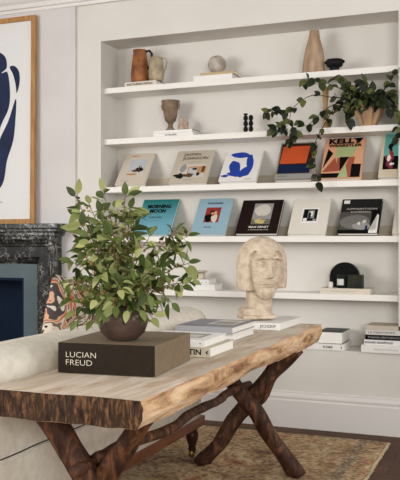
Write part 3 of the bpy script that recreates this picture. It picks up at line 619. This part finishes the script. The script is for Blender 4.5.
def ring_at(y, i):
    nR = (noise.noise(Vector((y * 2.2, 1, 0))) * .014 + noise.noise(Vector((y * 7, 4, 0))) * .004) * min(1, (y - TY0) * 4)
    nB = noise.noise(Vector((y * 2.4, 7, 0))) * .012 * min(1, (y - TY0) * 4)
    nL = noise.noise(Vector((y * 2, 12, 0))) * .015
    th = .086 + nB + (.01 if y > -1.2 else 0)
    tz = .002 * noise.noise(Vector((y * 5, 20, 0)))
    K = 22; pts = []
    for k in range(K + 1): pts.append((TX0 + nL + (TX1 + nR - TX0 - nL) * k / K, TZ + tz * 0, 0))
    xr_ = TX1 + nR
    side = []
    for k in range(1, 10):
        f = k / 9; bul = .010 * math.sin(math.pi * f) - .012 * f * f + .006 * noise.noise(Vector((y * 8, f * 2, 2))) + .003 * noise.noise(Vector((y * 30, f * 8, 6)))
        side.append((xr_ + bul, TZ - th * f, 1))
    bot = [(xr_ - .03 - (xr_ - TX0 - nL - .05) * k / 12, TZ - th + .004 * noise.noise(Vector((y * 8, k * .7, 3))), 2) for k in range(1, 13)]
    lf = [(TX0 + nL + .012, TZ - th * .6, 1), (TX0 + nL - .004, TZ - th * .3, 1)]
    return pts + side + bot + lf
for i in range(NY + 1):
    y = TY0 + (TY1 - TY0) * i / NY; R0 = ring_at(y, i); vs = []
    for (x, z, mi) in R0:
        yy = y
        if i == 0: yy += .012 * noise.noise(Vector((x * 7, z * 14, 0))) + .004
        if i == NY: yy += .03 * noise.noise(Vector((x * 5, z * 10, 5)))
        vs.append(bm.verts.new((x, yy, z)))
    rows.append((vs, R0))
nR_ = len(rows[0][0])
for (a, ra), (c, rc_) in zip(rows, rows[1:]):
    for k in range(nR_):
        k2 = (k + 1) % nR_; f = bm.faces.new((a[k], a[k2], c[k2], c[k])); f.material_index = 0 if (ra[k][2] == 0 and ra[k2][2] == 0) else (1 if 0 < max(ra[k][2], ra[k2][2]) <= 1 or (ra[k][2] == 0) else 1)
for vs, rev in ((rows[0][0], False), (rows[-1][0], True)):
    f = bm.faces.new(vs if not rev else vs[::-1]); f.material_index = 2
ef = [f for f in bm.faces if f.material_index == 2]; bmesh.ops.triangulate(bm, faces=ef)
obj('tabletop', bm, [wtop, wside, wend], tt)
legm = woodmat('dark_branch', (30, 19, 13), (70, 44, 29), (128, 84, 56), 11, (2, 2, .6), 1.0, .6, 1)
def branch(name, p0, p1, r0, r1, parent, bend=.02, jit=.35, n=22, sd=0, seg=14):
    p0, p1 = Vector(p0), Vector(p1); U, V = frame_at(p1 - p0); pts = []; rad = []
    for i in range(n + 1):
        f = i / n; q = p0.lerp(p1, f) + U * bend * noise.noise(Vector((f * 3, sd, 0))) * math.sin(math.pi * min(1, f * 1.2 + .1)) * 2 + V * bend * noise.noise(Vector((sd, f * 3, 5))) * 2 * math.sin(math.pi * f)
        pts.append(q); rad.append((r0 + (r1 - r0) * f) * (1 + .14 * noise.noise(Vector((f * 6, sd, 9)))))
    bm = bmesh.new(); tube(bm, pts, rad, seg, jit)
    for v in bm.verts: v.co.z = min(max(v.co.z, .0168), TZ - .05)
    return obj(name, bm, legm, parent, True)
zu = TZ - .082
yn, yf_ = -2.58, -1.07
branch('leg', (-1.60, yf_ - .02, .014), (-1.09, yf_ + .03, zu), .042, .052, tt, sd=1)
branch('leg', (-1.045, -1.12, .014), (-1.55, yf_ - .045, zu), .046, .038, tt, sd=2)
branch('leg', (-1.01, -2.76, .014), (-1.475, -2.82, zu), .036, .040, tt, sd=3, bend=.01)
branch('leg', (-1.545, -2.76, .014), (-1.11, -2.79, zu), .034, .038, tt, sd=4, bend=.012)
bm = bmesh.new(); n = 30; pts = []; rad = []
A_ = Vector((-1.315, -2.88, .485)); C_ = Vector((-1.35, -1.02, .45))
for i in range(n + 1):
    f = i / n; q = A_.lerp(C_, f); q.z += .0 * math.sin(math.pi * f) + .012 * noise.noise(Vector((f * 7, 2, 2))); q.x += .05 * noise.noise(Vector((f * 4, 8, 2)))
    pts.append(q); rad.append(.0215 * (1 + .25 * noise.noise(Vector((f * 8, 4, 4)))))
tube(bm, pts, rad, 14, .4); obj('stretcher', bm, legm, tt, True)
for q_, dd in ((pts[2], Vector((.05, -.03, .04))), (pts[1], Vector((-.06, .02, .02)))):
    bm = bmesh.new(); tube(bm, [q_, q_ + dd * .6, q_ + dd], [.022, .02, .014], 10, .3); obj('branch_stub', bm, legm, tt, True)

# ------------------------------------------------------------------ things on the table
# black book box
c0 = G(58, 373, TZ); c1 = G(155, 378, TZ); bw = (c1 - c0).length; bd = .41; bh = .106
angb = math.atan2(c1.y - c0.y, c1.x - c0.x)
bt = thing('boxed_book', 'large dark brown boxed book with pale two-line title, near end of the table', 'book', (c0.x, c0.y, TZ + .003), angb)
boxm = mat('brown_box_cloth', (128, 111, 88), .7, .08, 40, bump=.1, bscale=300); boxf = mat('dark_box_spine', (42, 34, 26), .6, .1, 30)
bm = bmesh.new(); addbox(bm, 0, bw, .0, bd, 0, bh, bev=.0015)
for f in bm.faces:
    if f.calc_center_median().y < .0008: f.material_index = 1
obj('slipcase', bm, [boxm, boxf], bt)
for s, v0 in (('LUCIAN', .52), ('FREUD', .26)):
    wd = .315 if s == 'LUCIAN' else .275
    bm = bmesh.new(); addtext(bm, s, lambda p, q: (bw * (.085 + wd * p), -.0006, bh * (v0 + .18 * q)), -.012)
    obj('title_lettering', bm, mat('title_cream', (214, 206, 188), .5), bt, normals=False)
BT = TZ + .003 + bh
# two-book stack behind the box
q = G(210, 358.5, TZ); L1 = .27
flat_book(q.x - L1, q.y, TZ + .002, L1, .29, .04, mat('linen_cover', (206, 196, 176), .7, .06, 40), 'thick linen-covered book with black spine letters, under the white one behind the boxed book', text=[('BURTIN', .42, .86, .2, .8, .03), ('<', .93, .97, .3, .7, .06)], rz=0, group='books stacked on the table')
q2 = G(204, 348, TZ + .042)
flat_book(q2.x - .29, q2.y, TZ + .043, .29, .27, .028, white, 'white book with a pale cover picture, upper one right behind the boxed book', rz=R_(1), text=[('.', .93, .945, .4, .65, .1)], topart=[(ygr, rc(.4, .25, .85, .8)), (ylt, rc(.45, .3, .8, .6))], group='books stacked on the table')
# grey stack
q3 = G(233, 341.5, TZ)
flat_book(q3.x - .27, q3.y, TZ + .002, .27, .32, .036, white, 'thick white book under the large grey book, middle of the table', text=[('ART', .5, .6, .3, .7, .02)], group='books stacked on the table')
q4 = G(232, 334, TZ + .04)
gm = mat('slate_grey_cover', (128, 130, 136), .45)
flat_book(q4.x - .285, q4.y, TZ + .039, .285, .34, .03, gm, 'large grey book with a photo on its cover, top of the middle stack', pg=page, spine=mat('pewter_spine', (150, 150, 154), .5), topart=[(ylt, rc(.42, .3, .9, .9)), (ygr, rc(.48, .4, .84, .7)), (ink, rc(.1, .1, .5, .115))], group='books stacked on the table')
q5 = G(280, 331, TZ)
flat_book(q5.x - .2, q5.y, TZ + .002, .2, .42, .036, white, 'white book at the far end of the table, under the stone head', text=[('JOSEF', .45, .9, .2, .75, .02)], tcol=greyc, rz=R_(-1), group='books stacked on the table')

# stone head
bust_m = mat('limestone', (218, 202, 180), .95, rgb2=(190, 170, 144), scale=30, bump=1.0, bscale=90, lo=.3, hi=.6)
bm = bmesh.new()
Rz = Matrix.Rotation
ell(bm, (0, .01, .28), (.112, .11, .15))                                  # skull
ell(bm, (.0, -.024, .262), (.088, .108, .158))                             # face
ell(bm, (.0, -.07, .15), (.046, .052, .045))                               # chin
res_ = bmesh.ops.create_uvsphere(bm, u_segments=40, v_segments=24, radius=1)
for v in res_['verts']:
    az = abs(math.atan2(v.co.x, -v.co.y)); k_ = min(1, max(0, (R_(50) - az) / R_(8))); zc = max(v.co.z, .46 * k_)
    q_ = math.sqrt(max(0, 1 - zc * zc)) / max(1e-6, math.hypot(v.co.x, v.co.y)) if v.co.z < zc and v.co.z > -.95 else 1
    q_ = min(q_, 1 / max(1e-6, math.hypot(v.co.x, v.co.y))) * (.97 if k_ < .5 and v.co.z < 0 else 1)
    v.co = Vector((v.co.x * q_ * .138, .016 + v.co.y * q_ * .128, .30 + zc * .145))        # hair dome, cut straight over the brow
def slab(x0, x1, y0, y1, z0, z1, bev=.015):
    addbox(bm, x0, x1, y0, y1, z0, z1, bev=bev)
ths = [R_(46 + (314 - 46) * i / 36) for i in range(37)]; hr = []
for z_, q_ in ((.156, .96), (.17, .985), (.24, 1.0), (.30, 1.0), (.34, .94)):
    zz_ = [z_ + (.012 if (z_ < .2 and th < math.pi) else 0) for th in ths]
    hr.append([bm.verts.new((math.sin(th) * .138 * q_, .016 - math.cos(th) * .126 * q_, zq)) for th, zq in zip(ths, zz_)] + [bm.verts.new((0, .0, z_))])
for p_, q_ in zip(hr, hr[1:]):
    for k in range(len(p_)): bm.faces.new((p_[k], p_[(k + 1) % len(p_)], q_[(k + 1) % len(p_)], q_[k]))
bm.faces.new(hr[0][::-1]); bm.faces.new(hr[-1])
# nose, brows, eyes, lips
vs = [bm.verts.new(p) for p in ((-.009, -.128, .318), (.009, -.128, .318), (-.022, -.13, .224), (.022, -.13, .224), (0, -.178, .230), (0, -.15, .320), (-.016, -.08, .22), (.016, -.08, .22), (0, -.09, .33))]
for f in ((0, 5, 4, 2), (5, 1, 3, 4), (2, 4, 3), (0, 2, 6, 8), (1, 8, 7, 3), (2, 3, 7, 6), (0, 8, 1, 5), (6, 7, 8)): bm.faces.new([vs[i] for i in f])
for s in (-1, 1):
    tube(bm, [(s * .012, -.137, .328), (s * .04, -.130, .334), (s * .070, -.104, .322)], [.007, .009, .007], 8)
    ell(bm, (s * .043, -.120, .298), (.017, .011, .008), 16, 10)
    tube(bm, [(s * .043 + .024 * math.cos(a), -.126 + (.012 * math.cos(a) * s if s * math.cos(a) > 0 else 0), .298 + .014 * math.sin(a)) for a in [i * math.pi / 6 for i in range(13)]], .0028, 6)
ell(bm, (0, -.122, .194), (.027, .014, .0055), 16, 8); ell(bm, (0, -.116, .181), (.023, .014, .006), 16, 8)
tube(bm, [(0, .02, -.005), (0, .01, .08), (0, .0, .2)], [.064, .052, .056], 20)      # neck
slab(-.115, .0, -.03, .095, 0, .058, .016); slab(-.12, .065, -.05, .09, 0, .022, .008); slab(-.07, .03, .0, .1, .02, .16, .02)
for v in bm.verts: v.co.z = max(v.co.z, 0)
bmesh.ops.transform(bm, matrix=Matrix.Rotation(R_(20), 4, 'Z'), verts=bm.verts)
bu = obj('sculpture', bm, bust_m, smooth=True)
rmod = bu.modifiers.new('remesh', 'REMESH'); rmod.mode = 'VOXEL'; rmod.voxel_size = .0024; rmod.use_smooth_shade = True
dt = bpy.data.textures.new('chisel', 'CLOUDS'); dt.noise_scale = .009
dm = bu.modifiers.new('chisel', 'DISPLACE'); dm.texture = dt; dm.strength = .005; dm.mid_level = .5; dm.texture_coords = 'LOCAL'
bu.location = D(262.5, 320, 4.32).xy.to_3d() + Vector((0, 0, TZ + .0455)); bu.rotation_euler = (0, 0, R_(15))
tag(bu, 'carved pale stone head with bobbed hair on the far end of the table', 'sculpture')

# ------------------------------------------------------------------ foliage
def leafmat(name, c1, c2, c3):
    m = bpy.data.materials.new(name); m.use_nodes = True; nt = m.node_tree; b = nt.nodes['Principled BSDF']; b.inputs['Roughness'].default_value = .5; b.inputs['Specular IOR Level'].default_value = .3
    g = nt.nodes.new('ShaderNodeNewGeometry'); r = nt.nodes.new('ShaderNodeValToRGB'); nt.links.new(g.outputs['Random Per Island'], r.inputs[0]); r.color_ramp.elements.new(.5)
    for e_, (p, c) in zip(r.color_ramp.elements, ((0, c1), (.5, c2), (1, c3))): e_.position = p; e_.color = lin(c)
    nt.links.new(r.outputs[0], b.inputs['Base Color']); tr = nt.nodes.new('ShaderNodeBsdfTranslucent'); nt.links.new(r.outputs[0], tr.inputs[0]); ms = nt.nodes.new('ShaderNodeMixShader'); ms.inputs[0].default_value = .25
    nt.links.new(b.outputs[0], ms.inputs[1]); nt.links.new(tr.outputs[0], ms.inputs[2]); nt.links.new(ms.outputs[0], nt.nodes['Material Output'].inputs[0]); return m
def leaf(bm, base, d, nrm, L, W, curl=.25, n=6, fold=.25):
    d = d.normalized(); side = d.cross(nrm).normalized(); up = side.cross(d).normalized(); mid = []; lf = []; rt_ = []
    for i in range(n + 1):
        f = i / n; p = base + d * L * f + up * (-curl * L * f * f); wd = W * .5 * (math.sin(math.pi * f ** .8) ** .8 if 0 < f < 1 else .02)
        mid.append(bm.verts.new(p)); lf.append(bm.verts.new(p - side * wd + up * wd * fold)); rt_.append(bm.verts.new(p + side * wd + up * wd * fold))
    for i in range(n):
        for a, c in ((lf, mid), (mid, rt_)): bm.faces.new((a[i], c[i], c[i + 1], a[i + 1]))
rnd = random.Random(11)
def rv(s=1): return Vector((rnd.uniform(-s, s), rnd.uniform(-s, s), rnd.uniform(-s, s)))
def bez(a, b_, c, n): return [a * (1 - t) ** 2 + b_ * 2 * t * (1 - t) + c * t * t for t in [i / n for i in range(n + 1)]]
view = (CAM - Vector((-1.3, -2.6, 1.1))).normalized()

# bowl
bc = Vector((G(119, 343, BT).x - .024, c0.y + .135, BT))
bowlm = mat('bronze_bowl', (104, 84, 74), .28, rgb2=(48, 38, 36), scale=9, metal=.35)
bo = thing('bowl', 'round dark bronze bowl on the boxed book holding the leafy branches', 'bowl', bc)
bm = bmesh.new(); lathe(bm, [(.035, .0), (.054, .006), (.079, .03), (.091, .062), (.090, .088), (.08, .112), (.064, .126), (.058, .126), (.07, .108), (.077, .085), (.06, .05), (.03, .03)], seg=40); obj('body', bm, bowlm, bo, True)
lb = bmesh.new(); sb = bmesh.new(); bud = bmesh.new()
O = bc + Vector((0, 0, .07)); T0 = (bc - CAM).dot(Vector((-_s, _c, 0)))
tips = [(74, 188, -.05), (88, 196, .05), (103, 182, 0), (124, 188, -.08), (118, 200, .12), (130, 200, 0), (76, 216, .04), (84, 224, -.1), (100, 212, -.02), (134, 216, .06), (176, 230, -.04), (188, 236, .02), (150, 236, -.1),
        (82, 243, .05), (72, 262, -.06), (68, 282, 0), (82, 256, -.12), (190, 264, 0), (178, 252, .1), (192, 282, .02), (184, 286, -.06), (160, 268, -.12), (70, 300, .04), (76, 312, -.08), (96, 300, -.15), (132, 220, .1), (112, 236, -.12),
        (136, 258, -.16), (120, 290, -.15), (150, 296, -.1), (86, 282, .08), (172, 302, 0), (152, 318, -.08), (92, 322, -.1), (78, 322, .0), (110, 262, .05), (128, 276, .1), (146, 282, .08), (100, 272, -.08), (70, 292, .1), (108, 312, -.12), (128, 310, -.12), (100, 308, -.1), (140, 310, -.1), (116, 306, -.14)]
for px, py, dt_ in tips:
    if py < 206: py += 8
    tip = D(px, py, T0 + dt_); start = O + Vector((rnd.uniform(-.03, .03), rnd.uniform(-.03, .03), 0))
    ctrl = start.lerp(tip, .45) + Vector((0, 0, .09 if py < 290 else .14)); 
    if py > 305: ctrl = O + (tip - O) * .5 + Vector((0, 0, .12))
    pts = bez(start, ctrl, tip, 12); Ltot = sum((b_ - a).length for a, b_ in zip(pts, pts[1:]))
    pts = [p + rv(.004) for p in pts]; pts[0] = start
    tube(sb, pts, [.0032 - .0022 * i / 12 for i in range(13)], 5)
    nl = max(5, int(Ltot / .025))
    for j in range(nl):
        f = .25 + .75 * (j + .5) / nl
        if f * 12 > 12: continue
        i0 = min(11, int(f * 12)); p = pts[i0].lerp(pts[i0 + 1], f * 12 - i0)
        if p.z < BT + .125 and (p - bc).xy.length < .085: continue
        dr = (pts[i0 + 1] - pts[i0]).normalized(); sd = rv().normalized(); sd = (sd - dr * sd.dot(dr)).normalized()
        tw = p + (sd * .7 + dr * .4) * rnd.uniform(.008, .022); tube(sb, [p, tw], [.0012, .0008], 4)
        for kk in range(rnd.choice((1, 2, 2))):
            dl = (sd + dr * rnd.uniform(.1, 1.0) + rv(.4) + Vector((0, 0, -.15))).normalized()
            s_ = rnd.choice((.5, .75, .95, 1.1, 1.35)) * rnd.uniform(.9, 1.1)
            leaf(lb, tw, dl, (Vector((0, 0, .9)) + view * .6 + rv(1.1)).normalized(), .049 * s_, .0235 * s_ * rnd.uniform(.8, 1.15), rnd.uniform(.0, .65), fold=rnd.uniform(.1, .6))
    leaf(lb, pts[-1], (pts[-1] - pts[-2]) + rv(.005), (Vector((0, 0, 1)) + view + rv(.4)).normalized(), .046, .025, .2)
    if rnd.random() < .6:
        for _ in range(5):
            c_ = pts[rnd.choice((7, 8, 9, 10))] + rv(.016); ell(bud, c_, (.0045, .0045, .006), 8, 6)
pl = thing('leafy_branches', 'bushy bouquet of fresh green leafy branches in the round bronze bowl', 'plant', bc + Vector((0, 0, .07)))
off = pl.location
for nme, bmx, m_ in (('foliage', lb, leafmat('fresh_leaves', (46, 62, 30), (104, 120, 58), (184, 188, 124))), ('stems', sb, mat('green_brown_stem', (104, 88, 54), .7)), ('buds', bud, mat('ochre_buds', (132, 108, 60), .7))):
    bmesh.ops.translate(bmx, vec=-off, verts=bmx.verts); o_ = obj(nme, bmx, m_, pl, nme != 'x', normals=(nme != 'foliage'))
    if nme == 'buds': o_['kind'] = 'stuff'

# trailing branches on the second shelf
lb = bmesh.new(); sb = bmesh.new(); vw = Vector((.3, -1, .1))
soil = pc + Vector((0, 0, .1))
paths = [([(362, 106), (347, 99), (330, 97), (314, 95), (301, 101), (292, 110), (289, 122), (284, 132)], -.02, 5), ([(291, 111), (281, 110), (272, 111), (264, 112)], -.03, 4), ([(360, 106), (340, 103), (326, 109), (316, 118), (306, 126), (300, 120)], -.03, 6),
         ([(352, 105), (336, 107), (326, 122), (317, 138), (314, 152), (316, 168), (319, 184)], -.04, 10), ([(370, 100), (358, 92), (348, 82), (340, 76)], .0, 9), ([(366, 100), (352, 94), (334, 86), (318, 80), (304, 80)], -.02, 10),
         ([(374, 100), (382, 92), (390, 82), (396, 72)], .0, 8), ([(378, 104), (388, 100), (396, 110), (398, 124), (396, 138)], -.04, 9), ([(368, 104), (360, 98), (352, 100), (344, 108)], -.03, 10), ([(370, 104), (374, 96), (370, 86), (362, 82)], -.02, 8),
         ([(374, 104), (382, 98), (388, 94), (392, 96)], -.03, 9), ([(364, 104), (356, 108), (350, 114), (348, 120)], -.03, 5), ([(289, 122), (282, 126), (274, 131)], -.04, 4), ([(372, 102), (366, 98), (360, 102), (356, 98)], -.05, 9), ([(376, 104), (372, 98), (378, 94), (384, 104)], -.05, 9), ([(292, 124), (294, 134), (290, 142)], -.04, 3), ([(368, 104), (354, 102), (346, 94), (350, 86)], -.05, 10), ([(372, 104), (380, 100), (386, 104), (390, 110)], -.06, 8), ([(366, 102), (358, 96), (366, 90), (376, 92)], -.06, 9)]
for path, yy, nl in paths:
    n_ = len(path); pts = []
    for i, (px, py) in enumerate(path):
        f = i / (n_ - 1); Yv = (.1 * (1 - f) ** 2 + yy * (1 - (1 - f) ** 2)) if path[0][0] > 340 else yy
        if py < 88: Yv = min(Yv, -.005)
        pts.append(P(px, py, Yv))
    if path[0][0] > 345: pts = [soil + (pts[0] - soil) * .2] + pts
    sm = []
    for i in range(len(pts) - 1):
        p0, p1, p2, p3 = pts[max(0, i - 1)], pts[i], pts[i + 1], pts[min(len(pts) - 1, i + 2)]
        for s in range(5):
            u = s / 5; sm.append(.5 * ((2 * p1) + (-p0 + p2) * u + (2 * p0 - 5 * p1 + 4 * p2 - p3) * u * u + (-p0 + 3 * p1 - 3 * p2 + p3) * u ** 3))
    sm.append(pts[-1]); tube(sb, sm, [.0038 - .0024 * i / len(sm) for i in range(len(sm))], 5)
    for j in range(nl + 2):
        f = .2 + .8 * j / (nl + 1); i0 = min(len(sm) - 2, int(f * (len(sm) - 1))); p = sm[i0]; dr = (sm[i0 + 1] - sm[i0]).normalized()
        for kk in range(2):
            sd = rv().normalized(); dl = (sd + dr * .4 + Vector((0, -.3, -.5))).normalized(); s_ = rnd.uniform(.7, 1.2)
            leaf(lb, p, dl, (vw + Vector((0, 0, .5)) + rv(.6)).normalized(), .062 * s_, .041 * s_, rnd.uniform(.05, .3))
tp = thing('trailing_branches', 'dark green arching and trailing branches growing from the pleated planter', 'plant', soil)
for nme, bmx, m_ in (('foliage', lb, leafmat('dark_leaves', (24, 31, 22), (38, 48, 28), (104, 112, 56))), ('stems', sb, mat('brown_stem', (56, 44, 34), .7))):
    bmesh.ops.translate(bmx, vec=-soil, verts=bmx.verts); obj(nme, bmx, m_, tp, True, normals=(nme != 'foliage'))
